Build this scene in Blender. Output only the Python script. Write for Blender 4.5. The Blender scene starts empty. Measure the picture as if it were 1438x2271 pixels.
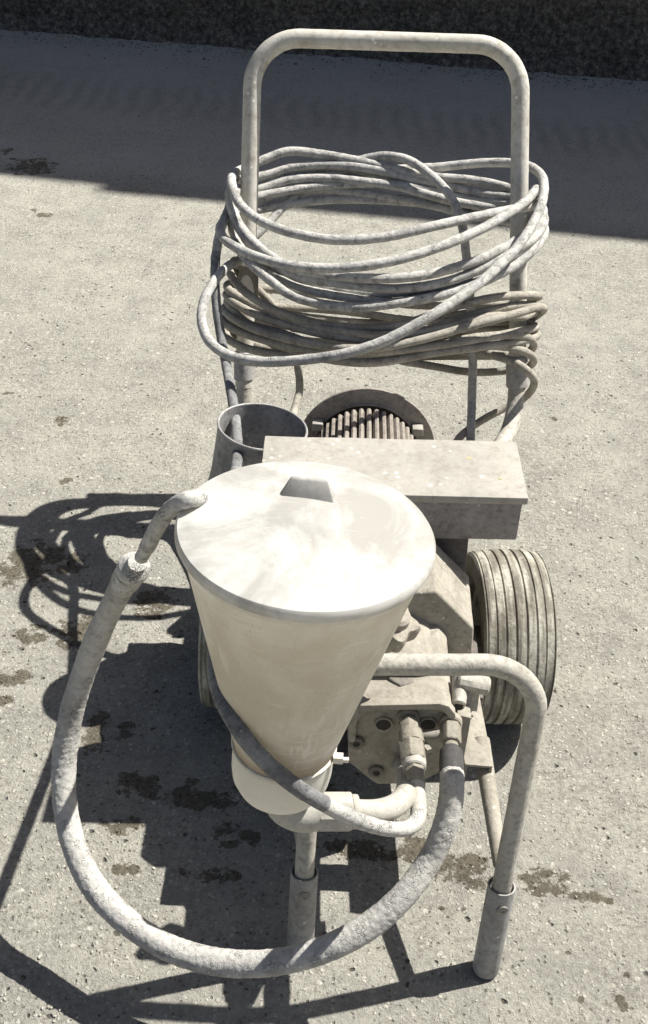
import bpy, bmesh, math, random
import numpy as np
from mathutils import Vector, Matrix, noise

random.seed(7)
scene = bpy.context.scene
COL = scene.collection

# ------------------------------------------------------------------ camera
F, CX, CY = 2600.0, 719.0, 1135.5
PITCH, ROLL, CAMH = math.radians(34.3), math.radians(3.0), 1.5
CAM = Vector((0, 0, CAMH))
FWD = Vector((0, math.cos(PITCH), -math.sin(PITCH)))
R0, U0 = Vector((1, 0, 0)), Vector((0, math.sin(PITCH), math.cos(PITCH)))
RGT = R0 * math.cos(ROLL) + U0 * math.sin(ROLL)
UPV = U0 * math.cos(ROLL) - R0 * math.sin(ROLL)
cd = bpy.data.cameras.new('camera')
cam = bpy.data.objects.new('camera', cd)
COL.objects.link(cam)
M3 = Matrix((RGT, UPV, -FWD)).transposed()
cam.matrix_world = Matrix.Translation(CAM) @ M3.to_4x4()
cd.sensor_fit = 'VERTICAL'
cd.sensor_height = 24.0
cd.lens = F / 2271.0 * 24.0
cd.clip_start, cd.clip_end = 0.05, 300
scene.camera = cam

# ------------------------------------------------------------------ daylight
SUNV = Vector((0.60, 0.29, 1.0)).normalized()
SUN_EL = math.asin(SUNV.z)
w = bpy.data.worlds.new('World')
scene.world = w
w.use_nodes = True
nt = w.node_tree
sky = nt.nodes.new('ShaderNodeTexSky')
sky.sky_type = 'NISHITA'
sky.sun_disc = False
sky.sun_elevation = SUN_EL
sky.sun_rotation = math.atan2(SUNV.x, SUNV.y)
bg = nt.nodes['Background']
nt.links.new(sky.outputs[0], bg.inputs[0])
bg.inputs[1].default_value = 0.05
sky.dust_density = 2.4
sky.ozone_density = 0.35
sky.air_density = 0.75
ld = bpy.data.lights.new('sun', 'SUN')
ld.energy = 5.0
ld.angle = math.radians(0.53)
ld.color = (1.0, 0.968, 0.90)
sun = bpy.data.objects.new('sun', ld)
COL.objects.link(sun)
sun.rotation_euler = (-SUNV).to_track_quat('-Z', 'Y').to_euler()
sun.location = SUNV * 20
scene.view_settings.view_transform = 'Standard'
scene.view_settings.look = 'None'
scene.view_settings.exposure = 0.85
scene.view_settings.gamma = 1.0


# ------------------------------------------------------------------ measuring helpers (photo pixel + known depth -> place)
def ray(px, py):
    return (FWD + RGT * ((px - CX) / F) - UPV * ((py - CY) / F))


def PY(px, py, Y):
    d = ray(px, py)
    return CAM + d * (Y / d.y)


def PZ(px, py, Z):
    d = ray(px, py)
    return CAM + d * ((Z - CAMH) / d.z)


HY, HL = 2.075, 0.325          # the leaning plane of the push handle: Y = HY + HL*Z


def PH(px, py, off=0.0):
    d = ray(px, py)
    t = (HY + off + HL * CAMH) / (d.y - HL * d.z)
    return CAM + d * t


# ------------------------------------------------------------------ materials
def new_mat(name):
    m = bpy.data.materials.new(name)
    m.use_nodes = True
    return m, m.node_tree.nodes, m.node_tree.links, m.node_tree.nodes['Principled BSDF']


class NB:
    """small node-building helper"""

    def __init__(s, m):
        s.n, s.l = m.node_tree.nodes, m.node_tree.links
        s.tc = s.n.new('ShaderNodeTexCoord')
        s.co = s.tc.outputs['Object']

    def link(s, a, b):
        s.l.new(a, b)

    def noise(s, scale, detail=6, rough=0.6, dist=0.0, co=None):
        t = s.n.new('ShaderNodeTexNoise')
        t.inputs['Scale'].default_value = scale
        t.inputs['Detail'].default_value = detail
        t.inputs['Roughness'].default_value = rough
        t.inputs['Distortion'].default_value = dist
        s.link(co or s.co, t.inputs['Vector'])
        return t.outputs['Fac']

    def voro(s, scale, feature='F1', out='Distance', rnd=1.0, co=None):
        t = s.n.new('ShaderNodeTexVoronoi')
        t.feature = feature
        t.inputs['Scale'].default_value = scale
        t.inputs['Randomness'].default_value = rnd
        s.link(co or s.co, t.inputs['Vector'])
        return t.outputs[out]

    def ramp(s, fac, stops, interp='LINEAR'):
        r = s.n.new('ShaderNodeValToRGB')
        r.color_ramp.interpolation = interp
        e = r.color_ramp.elements
        while len(e) < len(stops):
            e.new(0.5)
        for el, (p, c) in zip(e, stops):
            el.position = p
            if isinstance(c, (int, float)):
                c = (c, c, c)
            el.color = (*c, 1)
        s.link(fac, r.inputs[0])
        return r.outputs[0]

    def mix(s, fac, a, b, mode='MIX'):
        x = s.n.new('ShaderNodeMix')
        x.data_type = 'RGBA'
        x.blend_type = mode
        for ix, v in ((0, fac), (6, a), (7, b)):
            sock = x.inputs[ix]
            if isinstance(v, (int, float)):
                sock.default_value = v if ix == 0 else (v, v, v, 1)
            elif isinstance(v, tuple):
                sock.default_value = (*v, 1)
            else:
                s.link(v, sock)
        return x.outputs[2]

    def math(s, op, a, b=None, c=None, clamp=False):
        x = s.n.new('ShaderNodeMath')
        x.operation = op
        x.use_clamp = clamp
        for i, v in enumerate((a, b, c)):
            if v is None:
                continue
            if isinstance(v, (int, float)):
                x.inputs[i].default_value = v
            else:
                s.link(v, x.inputs[i])
        return x.outputs[0]

    def bump(s, h, strength, dist, prev=None):
        b = s.n.new('ShaderNodeBump')
        b.inputs['Strength'].default_value = strength
        b.inputs['Distance'].default_value = dist
        s.link(h, b.inputs['Height'])
        if prev is not None:
            s.link(prev, b.inputs['Normal'])
        return b.outputs[0]


def dusty(name, base, dust, dark, amount=0.5, scale=1.0, rough=0.8, metal=0.0, bump=0.5, cracks=0.0, specks=0.25, blot=0.6):
    """a worn surface under dried plaster: base colour, pale dust patches, darker grime, splashes and (optionally) cracks"""
    m, n, l, bs = new_mat(name)
    b = NB(m)
    big = b.noise(9 * scale, 8, 0.68, 0.4)
    fine = b.noise(70 * scale, 8, 0.7)
    mid = b.noise(26 * scale, 6, 0.65, 0.8)
    c1 = b.ramp(big, [(0.5 - 0.2 * amount - 0.12, base), (0.62 - 0.2 * amount + 0.08, dust)])
    c1 = b.mix(b.ramp(mid, [(0.56, 0.0), (0.74, blot)]), c1, dark)
    c1 = b.mix(b.ramp(fine, [(0.30, 0.6), (0.50, 0.0)]), c1, dark)
    c1 = b.mix(b.ramp(fine, [(0.54, 0.0), (0.72, 0.5)]), c1, tuple(min(0.75, x * 1.22) for x in dust))
    sp = b.ramp(b.voro(55 * scale), [(0.10, 1.0), (0.2, 0.0)])
    spm = b.math('MULTIPLY', sp, b.ramp(b.noise(14 * scale, 3), [(0.52, 0.0), (0.66, specks * 3)]), clamp=True)
    c1 = b.mix(spm, c1, tuple(min(0.8, x * 1.35 + 0.05) for x in dust))
    h = b.math('ADD', b.math('MULTIPLY', fine, 0.5), b.math('MULTIPLY', mid, 0.6))
    if cracks:
        cr = b.ramp(b.voro(120 * scale, 'DISTANCE_TO_EDGE', co=warp(b, 60 * scale, 0.014 / scale)), [(0.0, 1.0), (0.10, 0.0)])
        crm = b.math('MULTIPLY', cr, b.ramp(b.noise(24 * scale, 4), [(0.5, 0.0), (0.62, cracks)]), clamp=True)
        c1 = b.mix(crm, c1, dark)
        h = b.math('SUBTRACT', h, b.math('MULTIPLY', crm, 1.2))
    l.new(c1, bs.inputs['Base Color'])
    l.new(b.ramp(mid, [(0.3, rough - 0.12), (0.7, min(1.0, rough + 0.1))]), bs.inputs['Roughness'])
    bs.inputs['Metallic'].default_value = metal
    bs.inputs['Specular IOR Level'].default_value = 0.35
    l.new(b.bump(h, bump, 0.004), bs.inputs['Normal'])
    return m


def warp(b, scale, amt):
    t = b.n.new('ShaderNodeTexNoise')
    t.inputs['Scale'].default_value = scale
    b.link(b.co, t.inputs['Vector'])
    v = b.n.new('ShaderNodeVectorMath')
    v.operation = 'SCALE'
    b.link(t.outputs['Color'], v.inputs[0])
    v.inputs['Scale'].default_value = amt
    a = b.n.new('ShaderNodeVectorMath')
    a.operation = 'ADD'
    b.link(b.co, a.inputs[0])
    b.link(v.outputs[0], a.inputs[1])
    return a.outputs[0]


def tyre_mat():
    """ribs wear and hold dust unevenly: tone runs round the tyre, brown grime lies in the grooves"""
    m, n, l, bs = new_mat('dusty tyre tread')
    b = NB(m)
    mp = b.n.new('ShaderNodeMapping')
    mp.inputs['Scale'].default_value = (1.0, 0.12, 0.12)
    b.link(b.co, mp.inputs[0])
    band = b.noise(62, 3, 0.55, 0.1, co=mp.outputs[0])
    streak = b.noise(190, 6, 0.7, 0.4, co=mp.outputs[0])
    mid = b.noise(24, 7, 0.68, 0.5)
    fine = b.noise(130, 7, 0.75)
    c = b.ramp(band, [(0.42, (0.175, 0.162, 0.135)), (0.50, (0.31, 0.295, 0.245)), (0.58, (0.47, 0.455, 0.39))])
    c = b.mix(b.ramp(streak, [(0.55, 0.0), (0.72, 0.55)]), c, (0.47, 0.45, 0.385))
    c = b.mix(b.ramp(mid, [(0.34, 0.75), (0.52, 0.0)]), c, (0.16, 0.145, 0.115))
    c = b.mix(b.ramp(mid, [(0.60, 0.0), (0.76, 0.6)]), c, (0.115, 0.085, 0.055))
    c = b.mix(b.ramp(fine, [(0.34, 0.6), (0.5, 0.0)]), c, (0.14, 0.125, 0.10))
    c = b.mix(b.ramp(fine, [(0.56, 0.0), (0.72, 0.5)]), c, (0.50, 0.48, 0.41))
    l.new(c, bs.inputs['Base Color'])
    bs.inputs['Roughness'].default_value = 0.92
    bs.inputs['Specular IOR Level'].default_value = 0.25
    l.new(b.bump(b.math('ADD', fine, mid), 0.7, 0.004), bs.inputs['Normal'])
    return m


MAT = {}
MAT['handle'] = dusty('handle paint', (0.37, 0.345, 0.285), (0.54, 0.52, 0.465), (0.20, 0.165, 0.115), 0.75, 0.9, 0.7, bump=0.45, blot=0.6, specks=0.5)
MAT['tube'] = dusty('frame tube', (0.31, 0.29, 0.245), (0.44, 0.42, 0.37), (0.11, 0.10, 0.08), 0.65, 1.5, 0.72, bump=0.7, blot=0.5, specks=1.0)
MAT['sleeve'] = dusty('bare steel sleeve', (0.22, 0.215, 0.205), (0.36, 0.355, 0.345), (0.10, 0.085, 0.065), 0.5, 1.5, 0.6, metal=0.1, bump=0.35, blot=0.5, specks=0.5)
MAT['hose'] = dusty('plaster coated hose', (0.25, 0.25, 0.245), (0.50, 0.487, 0.455), (0.15, 0.15, 0.155), 0.8, 2.0, 0.9, bump=1.0, cracks=0.4, blot=0.38)
MAT['cable'] = dusty('dusty cable', (0.20, 0.182, 0.15), (0.375, 0.35, 0.30), (0.10, 0.09, 0.075), 0.7, 1.9, 0.88, bump=0.8, cracks=0.25, blot=0.45)
MAT['return'] = dusty('crusted return hose', (0.34, 0.325, 0.30), (0.475, 0.462, 0.432), (0.23, 0.22, 0.20), 0.7, 1.6, 0.95, bump=1.0, cracks=0.3, blot=0.4)
MAT['cast'] = dusty('dusty cast metal', (0.225, 0.205, 0.168), (0.34, 0.315, 0.265), (0.13, 0.115, 0.095), 0.6, 1.5, 0.9, bump=0.55, specks=1.1, blot=0.5)
MAT['castdark'] = dusty('grimy bracket paint', (0.075, 0.062, 0.058), (0.16, 0.145, 0.132), (0.045, 0.036, 0.032), 0.4, 1.3, 0.75, bump=0.4, specks=0.5)
MAT['boxlid'] = dusty('dusty box lid', (0.27, 0.255, 0.225), (0.345, 0.328, 0.292), (0.20, 0.18, 0.15), 0.75, 0.9, 0.85, bump=0.3, blot=0.45, specks=0.8)
MAT['boxbody'] = dusty('grimy box body', (0.16, 0.14, 0.137), (0.28, 0.262, 0.255), (0.075, 0.06, 0.058), 0.5, 1.4, 0.7, bump=0.3, specks=0.8)
MAT['motor'] = dusty('motor paint', (0.20, 0.175, 0.155), (0.34, 0.31, 0.275), (0.08, 0.065, 0.055), 0.6, 1.4, 0.8, bump=0.4)
MAT['brass'] = dusty('plastered brass fitting', (0.165, 0.15, 0.115), (0.285, 0.265, 0.22), (0.085, 0.075, 0.055), 0.55, 2.2, 0.7, bump=0.5, specks=0.8)
MAT['fin'] = dusty('brownish fin paint', (0.165, 0.135, 0.112), (0.30, 0.27, 0.235), (0.07, 0.055, 0.045), 0.5, 1.8, 0.8, bump=0.4)
MAT['plug'] = dusty('dull plug', (0.10, 0.095, 0.085), (0.22, 0.20, 0.17), (0.05, 0.045, 0.04), 0.4, 1.5, 0.7, bump=0.4)
MAT['rubber'] = dusty('dark ferrule rubber', (0.035, 0.035, 0.035), (0.085, 0.082, 0.08), (0.02, 0.02, 0.02), 0.4, 1.6, 0.8, bump=0.4)
MAT['tyre'] = tyre_mat()
MAT['tyreside'] = dusty('dark tyre wall', (0.09, 0.08, 0.065), (0.17, 0.155, 0.125), (0.04, 0.035, 0.03), 0.5, 1.2, 0.9, bump=0.5)
MAT['rim'] = dusty('wheel rim', (0.20, 0.19, 0.17), (0.32, 0.30, 0.26), (0.06, 0.05, 0.04), 0.5, 1.4, 0.7, bump=0.3)
MAT['bucket'] = dusty('dark bucket steel', (0.13, 0.128, 0.127), (0.32, 0.315, 0.31), (0.06, 0.06, 0.06), 0.45, 1.6, 0.65, bump=0.3, specks=1.2)
MAT['fleck'] = dusty('yellow paint fleck', (0.45, 0.36, 0.12), (0.42, 0.37, 0.22), (0.3, 0.25, 0.12), 0.5, 2.0, 0.7, bump=0.1)
MAT['tie'] = dusty('cable tie', (0.62, 0.57, 0.46), (0.70, 0.66, 0.56), (0.4, 0.36, 0.28), 0.6, 2.0, 0.6, bump=0.1)
MAT['pvc'] = dusty('pale pvc pipe', (0.32, 0.305, 0.265), (0.42, 0.405, 0.36), (0.22, 0.20, 0.165), 0.65, 1.8, 0.65, bump=0.3, blot=0.5, specks=0.6)
MAT['hole'] = dusty('dark bore', (0.02, 0.018, 0.016), (0.035, 0.03, 0.028), (0.012, 0.011, 0.01), 0.4, 2.0, 0.6, bump=0.2)  # near-black colour of the thin discs closing bores and sockets


def lead_mat():
    m = dusty('rubber lead hose', (0.085, 0.085, 0.09), (0.27, 0.27, 0.265), (0.045, 0.046, 0.05), 0.45, 1.6, 0.85, bump=0.8, cracks=0.3)
    return m


MAT['lead'] = lead_mat()


def plastic(name, col, stain, trans, lidlike):
    m, n, l, bs = new_mat(name)
    b = NB(m)
    big = b.noise(7, 8, 0.66, 0.6)
    sm = b.noise(40, 7, 0.7, 0.5)
    c = b.mix(b.ramp(big, [(0.43, 0.9), (0.53, 0.0)]), col, stain)
    c = b.mix(b.ramp(b.noise(19, 7, 0.7, 1.0), [(0.36, 0.4), (0.48, 0.0)]), c, stain)
    c = b.mix(b.ramp(sm, [(0.62, 0.0), (0.78, 0.45)]), c, tuple(x * 0.72 for x in stain))
    sc = b.n.new('ShaderNodeMapping')
    sc.inputs['Scale'].default_value = (1.0, 7.0, 1.0) if lidlike else (5.0, 5.0, 0.5)
    sc.inputs['Rotation'].default_value = (0, 0, 0.8)
    b.link(b.co, sc.inputs[0])
    scr = b.ramp(b.noise(26, 6, 0.72, 0.3, co=sc.outputs[0]), [(0.60, 0.0), (0.72, 0.5)])
    c = b.mix(scr, c, tuple(min(0.86, x * 1.12) for x in col))
    if not lidlike:
        m2 = b.n.new('ShaderNodeMapping')
        m2.inputs['Scale'].default_value = (9.0, 9.0, 0.6)
        b.link(b.co, m2.inputs[0])
        drip = b.math('MULTIPLY', b.ramp(b.noise(9, 4, 0.6, 0.2, co=m2.outputs[0]), [(0.55, 0.0), (0.61, 0.8)]), b.ramp(b.noise(5, 3), [(0.40, 0.0), (0.52, 1.0)]))
        c = b.mix(drip, c, (0.93, 0.92, 0.885))
        m3 = b.n.new('ShaderNodeMapping')
        m3.inputs['Rotation'].default_value = (0.0, 0.55, 0.0)
        m3.inputs['Scale'].default_value = (3.0, 1.0, 22.0)
        b.link(b.co, m3.inputs[0])
        scrape = b.math('MULTIPLY', b.ramp(b.noise(8, 5, 0.7, 0.4, co=m3.outputs[0]), [(0.53, 0.0), (0.59, 0.9)]), b.ramp(b.noise(7, 3), [(0.44, 0.0), (0.56, 1.0)]))
        c = b.mix(scrape, c, (0.93, 0.92, 0.885))
        c = b.mix(b.ramp(b.noise(55, 5, 0.75, co=m2.outputs[0]), [(0.56, 0.0), (0.68, 0.4)]), c, (0.55, 0.49, 0.38))
        # old paint line left inside the foot of the funnel
        sep = b.n.new('ShaderNodeSeparateXYZ')
        b.link(b.co, sep.inputs[0])
        zz = b.math('ADD', sep.outputs[2], b.math('MULTIPLY', b.noise(16, 5, 0.7), 0.06))
        band = b.math('MULTIPLY', b.ramp(b.math('MULTIPLY_ADD', zz, 3.0, -0.04), [(0.02, 0.0), (0.05, 1.0), (0.11, 0.75), (0.19, 0.0)]), 0.6)
        c = b.mix(band, c, (0.40, 0.29, 0.17))
    if name.startswith('white lid'):
        ln = b.n.new('ShaderNodeVectorMath')
        ln.operation = 'LENGTH'
        b.link(b.co, ln.inputs[0])
        edge = b.math('ADD', b.math('MULTIPLY', ln.outputs['Value'], 7.0), b.math('MULTIPLY', b.noise(30, 6, 0.7), 0.12))
        c = b.mix(b.ramp(edge, [(0.955, 0.0), (1.0, 0.3)]), c, (0.36, 0.32, 0.25))
        hair = b.ramp(b.noise(9, 3, 0.5, 5.0), [(0.495, 0.0), (0.5, 0.45), (0.505, 0.0)])
        c = b.mix(b.math('MULTIPLY', hair, b.ramp(b.noise(11, 2), [(0.5, 0.0), (0.6, 1.0)])), c, (0.36, 0.33, 0.26))
    l.new(c, bs.inputs['Base Color'])
    l.new(b.ramp(sm, [(0.3, 0.6), (0.7, 0.8)]), bs.inputs['Roughness'])
    l.new(b.bump(b.math('ADD', sm, big), 0.12, 0.004), bs.inputs['Normal'])
    tr = n.new('ShaderNodeBsdfTranslucent')
    l.new(c, tr.inputs[0])
    mx = n.new('ShaderNodeMixShader')
    mx.inputs[0].default_value = trans
    l.new(bs.outputs[0], mx.inputs[1])
    l.new(tr.outputs[0], mx.inputs[2])
    l.new(mx.outputs[0], n['Material Output'].inputs[0])
    return m


MAT['funnel'] = plastic('milky funnel plastic', (0.85, 0.83, 0.77), (0.77, 0.735, 0.65), 0.62, False)
MAT['cup'] = plastic('pale cup plastic', (0.86, 0.85, 0.80), (0.80, 0.78, 0.71), 0.6, True)
MAT['lid'] = plastic('white lid plastic', (0.69, 0.68, 0.655), (0.48, 0.47, 0.435), 0.42, True)


# ------------------------------------------------------------------ mesh helpers
class MB:
    def __init__(s):
        s.v, s.f = [], []

    def add(s, vs, fs):
        k = len(s.v)
        s.v += [Vector(p) for p in vs]
        s.f += [tuple(i + k for i in f) for f in fs]
        return s

    def tube(s, pts, r, seg=14, caps=True, closed=False, bumpy=0.0, bscale=60.0, inner=None):
        pts = [Vector(p) for p in pts]
        n = len(pts)
        T = []
        for i in range(n):
            a = pts[(i - 1) % n] if closed else pts[max(i - 1, 0)]
            c = pts[(i + 1) % n] if closed else pts[min(i + 1, n - 1)]
            T.append((c - a).normalized())
        ref = Vector((0, 0, 1)) if abs(T[0].z) < 0.9 else Vector((1, 0, 0))
        N = (ref - T[0] * ref.dot(T[0])).normalized()
        vs = []
        for i in range(n):
            if i:
                q = T[i - 1].rotation_difference(T[i])
                N = q @ N
                N = (N - T[i] * N.dot(T[i])).normalized()
            B = T[i].cross(N)
            rr = r(i / (n - 1)) if callable(r) else r
            for k in range(seg):
                a = 2 * math.pi * k / seg
                d = N * math.cos(a) + B * math.sin(a)
                q = rr
                if bumpy:
                    p = pts[i] + d * rr
                    q = rr * (1 + bumpy * noise.fractal(p * bscale, 1.0, 2.2, 3))
                vs.append(pts[i] + d * q)
        fs = []
        for i in range(n if closed else n - 1):
            j = (i + 1) % n
            for k in range(seg):
                k2 = (k + 1) % seg
                fs.append((i * seg + k, i * seg + k2, j * seg + k2, j * seg + k))
        if caps and not closed:
            fs.append(tuple(range(seg - 1, -1, -1)))
            fs.append(tuple((n - 1) * seg + k for k in range(seg)))
        return s.add(vs, fs)

    def lathe(s, prof, org, axis, seg=32, caps=True, phase=0.0):
        """prof: (radius, distance along axis)"""
        axis = Vector(axis).normalized()
        ref = Vector((0, 0, 1)) if abs(axis.z) < 0.9 else Vector((1, 0, 0))
        N = (ref - axis * ref.dot(axis)).normalized()
        B = axis.cross(N)
        vs, fs = [], []
        for r, h in prof:
            for k in range(seg):
                a = 2 * math.pi * k / seg + phase
                vs.append(Vector(org) + axis * h + (N * math.cos(a) + B * math.sin(a)) * r)
        m = len(prof)
        for i in range(m - 1):
            for k in range(seg):
                k2 = (k + 1) % seg
                fs.append((i * seg + k, i * seg + k2, (i + 1) * seg + k2, (i + 1) * seg + k))
        if caps:
            fs.append(tuple(range(seg - 1, -1, -1)))
            fs.append(tuple((m - 1) * seg + k for k in range(seg)))
        return s.add(vs, fs)

    def cyl(s, a, b, r, r2=None, seg=20, phase=0.0, ch=0.0):
        a, b = Vector(a), Vector(b)
        L = (b - a).length
        r2 = r if r2 is None else r2
        if ch:
            prof = [(r - ch, 0), (r, ch), (r2, L - ch), (r2 - ch, L)]
        else:
            prof = [(r, 0), (r2, L)]
        return s.lathe(prof, a, b - a, seg, True, phase)

    def prism(s, poly, y0, y1, skew=(0, 0)):
        """poly: (x, z) outline, pushed from y0 to y1"""
        k = len(poly)
        vs = [Vector((x, y0, z)) for x, z in poly] + [Vector((x + skew[0], y1, z + skew[1])) for x, z in poly]
        fs = [tuple(range(k)), tuple(range(2 * k - 1, k - 1, -1))]
        for i in range(k):
            j = (i + 1) % k
            fs.append((i, k + i, k + j, j))
        return s.add(vs, fs)

    def box(s, c, size, rot=None):
        c = Vector(c)
        hx, hy, hz = (d / 2 for d in size)
        vs = [Vector((x, y, z)) for x in (-hx, hx) for y in (-hy, hy) for z in (-hz, hz)]
        if rot is not None:
            vs = [rot @ v for v in vs]
        vs = [v + c for v in vs]
        return s.add(vs, [(0, 1, 3, 2), (4, 6, 7, 5), (0, 4, 5, 1), (2, 3, 7, 6), (0, 2, 6, 4), (1, 5, 7, 3)])

    def hexa(s, b4, t4):
        """eight corners: four below, four above, same order"""
        return s.add(list(b4) + list(t4), [(3, 2, 1, 0), (4, 5, 6, 7), (0, 1, 5, 4), (1, 2, 6, 5), (2, 3, 7, 6), (3, 0, 4, 7)])


def obj(name, mb, mat, parent=None, origin=None, bevel=0.0, bseg=2, sharp=35, label=None, jitter=0.0):
    vs = np.array([tuple(v) for v in mb.v])
    o0 = Vector(origin) if origin is not None else Vector((vs.min(0) + vs.max(0)) / 2)
    me = bpy.data.meshes.new(name)
    bm = bmesh.new()
    bv = [bm.verts.new(v - o0) for v in mb.v]
    for f in mb.f:
        try:
            bm.faces.new([bv[i] for i in f])
        except ValueError:
            pass
    bmesh.ops.recalc_face_normals(bm, faces=bm.faces)
    if bevel:
        es = [e for e in bm.edges if len(e.link_faces) == 2 and e.calc_face_angle(0) > math.radians(30)]
        bmesh.ops.bevel(bm, geom=es, offset=bevel, segments=bseg, profile=0.5, affect='EDGES', clamp_overlap=True)
    if jitter:
        bmesh.ops.subdivide_edges(bm, edges=[e for e in bm.edges if e.calc_length() > 0.02], cuts=5, use_grid_fill=True)
        for v in bm.verts:
            p = (v.co + o0) * 28
            v.co += Vector(noise.noise_vector(p)) * jitter
    bm.to_mesh(me)
    bm.free()
    me.materials.append(mat)
    for p in me.polygons:
        p.use_smooth = True
    me.set_sharp_from_angle(angle=math.radians(sharp))
    o = bpy.data.objects.new(name, me)
    COL.objects.link(o)
    if parent is not None:
        o.parent = parent
        base = WORLD[parent.name]
        o.location = o0 - base
    else:
        o.location = o0
    WORLD[o.name] = o0.copy()
    if label:
        o['label'] = label
    return o


WORLD = {}


def thing(name, label, cat, loc, group=None, parent=None):
    o = bpy.data.objects.new(name, None)
    o.empty_display_size = 0.05
    COL.objects.link(o)
    loc = Vector(loc)
    if parent is not None:
        o.parent = parent
        o.location = loc - WORLD[parent.name]
    else:
        o.location = loc
        o['label'] = label
        o['category'] = cat
        if group:
            o['group'] = group
    WORLD[o.name] = loc
    return o


def tag(o, label, cat, kind=None):
    o['label'] = label
    o['category'] = cat
    if kind:
        o['kind'] = kind
    return o


def dup_part(src, parent, loc):
    o = src.copy()
    COL.objects.link(o)
    o.parent = parent
    o.location = Vector(loc) - WORLD[parent.name]
    WORLD[o.name] = Vector(loc)
    return o


def spline(pts, step=0.008):
    """centripetal Catmull-Rom through the points"""
    P = [Vector(p) for p in pts]
    P = [P[0] * 2 - P[1]] + P + [P[-1] * 2 - P[-2]]
    out = []
    for i in range(1, len(P) - 2):
        p0, p1, p2, p3 = P[i - 1:i + 3]
        t0 = 0.0
        t1 = t0 + max(1e-5, (p1 - p0).length) ** 0.5
        t2 = t1 + max(1e-5, (p2 - p1).length) ** 0.5
        t3 = t2 + max(1e-5, (p3 - p2).length) ** 0.5
        m = max(2, int((p2 - p1).length / step))
        for k in range(m):
            t = t1 + (t2 - t1) * k / m
            A1 = p0 * ((t1 - t) / (t1 - t0)) + p1 * ((t - t0) / (t1 - t0))
            A2 = p1 * ((t2 - t) / (t2 - t1)) + p2 * ((t - t1) / (t2 - t1))
            A3 = p2 * ((t3 - t) / (t3 - t2)) + p3 * ((t - t2) / (t3 - t2))
            B1 = A1 * ((t2 - t) / (t2 - t0)) + A2 * ((t - t0) / (t2 - t0))
            B2 = A2 * ((t3 - t) / (t3 - t1)) + A3 * ((t - t1) / (t3 - t1))
            out.append(B1 * ((t2 - t) / (t2 - t1)) + B2 * ((t - t1) / (t2 - t1)))
    out.append(P[-2])
    return out


def fillet(pts, radii, n=12, step=0.02):
    """polyline with rounded corners; radii for the inner points"""
    P = [Vector(p) for p in pts]
    out = [P[0]]
    for i in range(1, len(P) - 1):
        a, b, c = P[i - 1], P[i], P[i + 1]
        u, v = (a - b).normalized(), (c - b).normalized()
        r = radii[i - 1]
        ang = u.angle(v)
        d = min(r / math.tan(ang / 2), (a - b).length * 0.49 if i > 1 else (a - b).length * 0.95, (c - b).length * 0.95)
        r = d * math.tan(ang / 2)
        cen = b + (u + v).normalized() * (r / math.sin(ang / 2))
        s, e = (b + u * d) - cen, (b + v * d) - cen
        for k in range(n + 1):
            q = s.normalized().slerp(e.normalized(), k / n) * r
            out.append(cen + q)
    out.append(P[-1])
    # even out the long straights
    res = [out[0]]
    for p in out[1:]:
        L = (p - res[-1]).length
        m = int(L / step)
        a = res[-1].copy()
        for k in range(1, m):
            res.append(a + (p - a) * (k / m))
        res.append(p)
    return res


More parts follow.
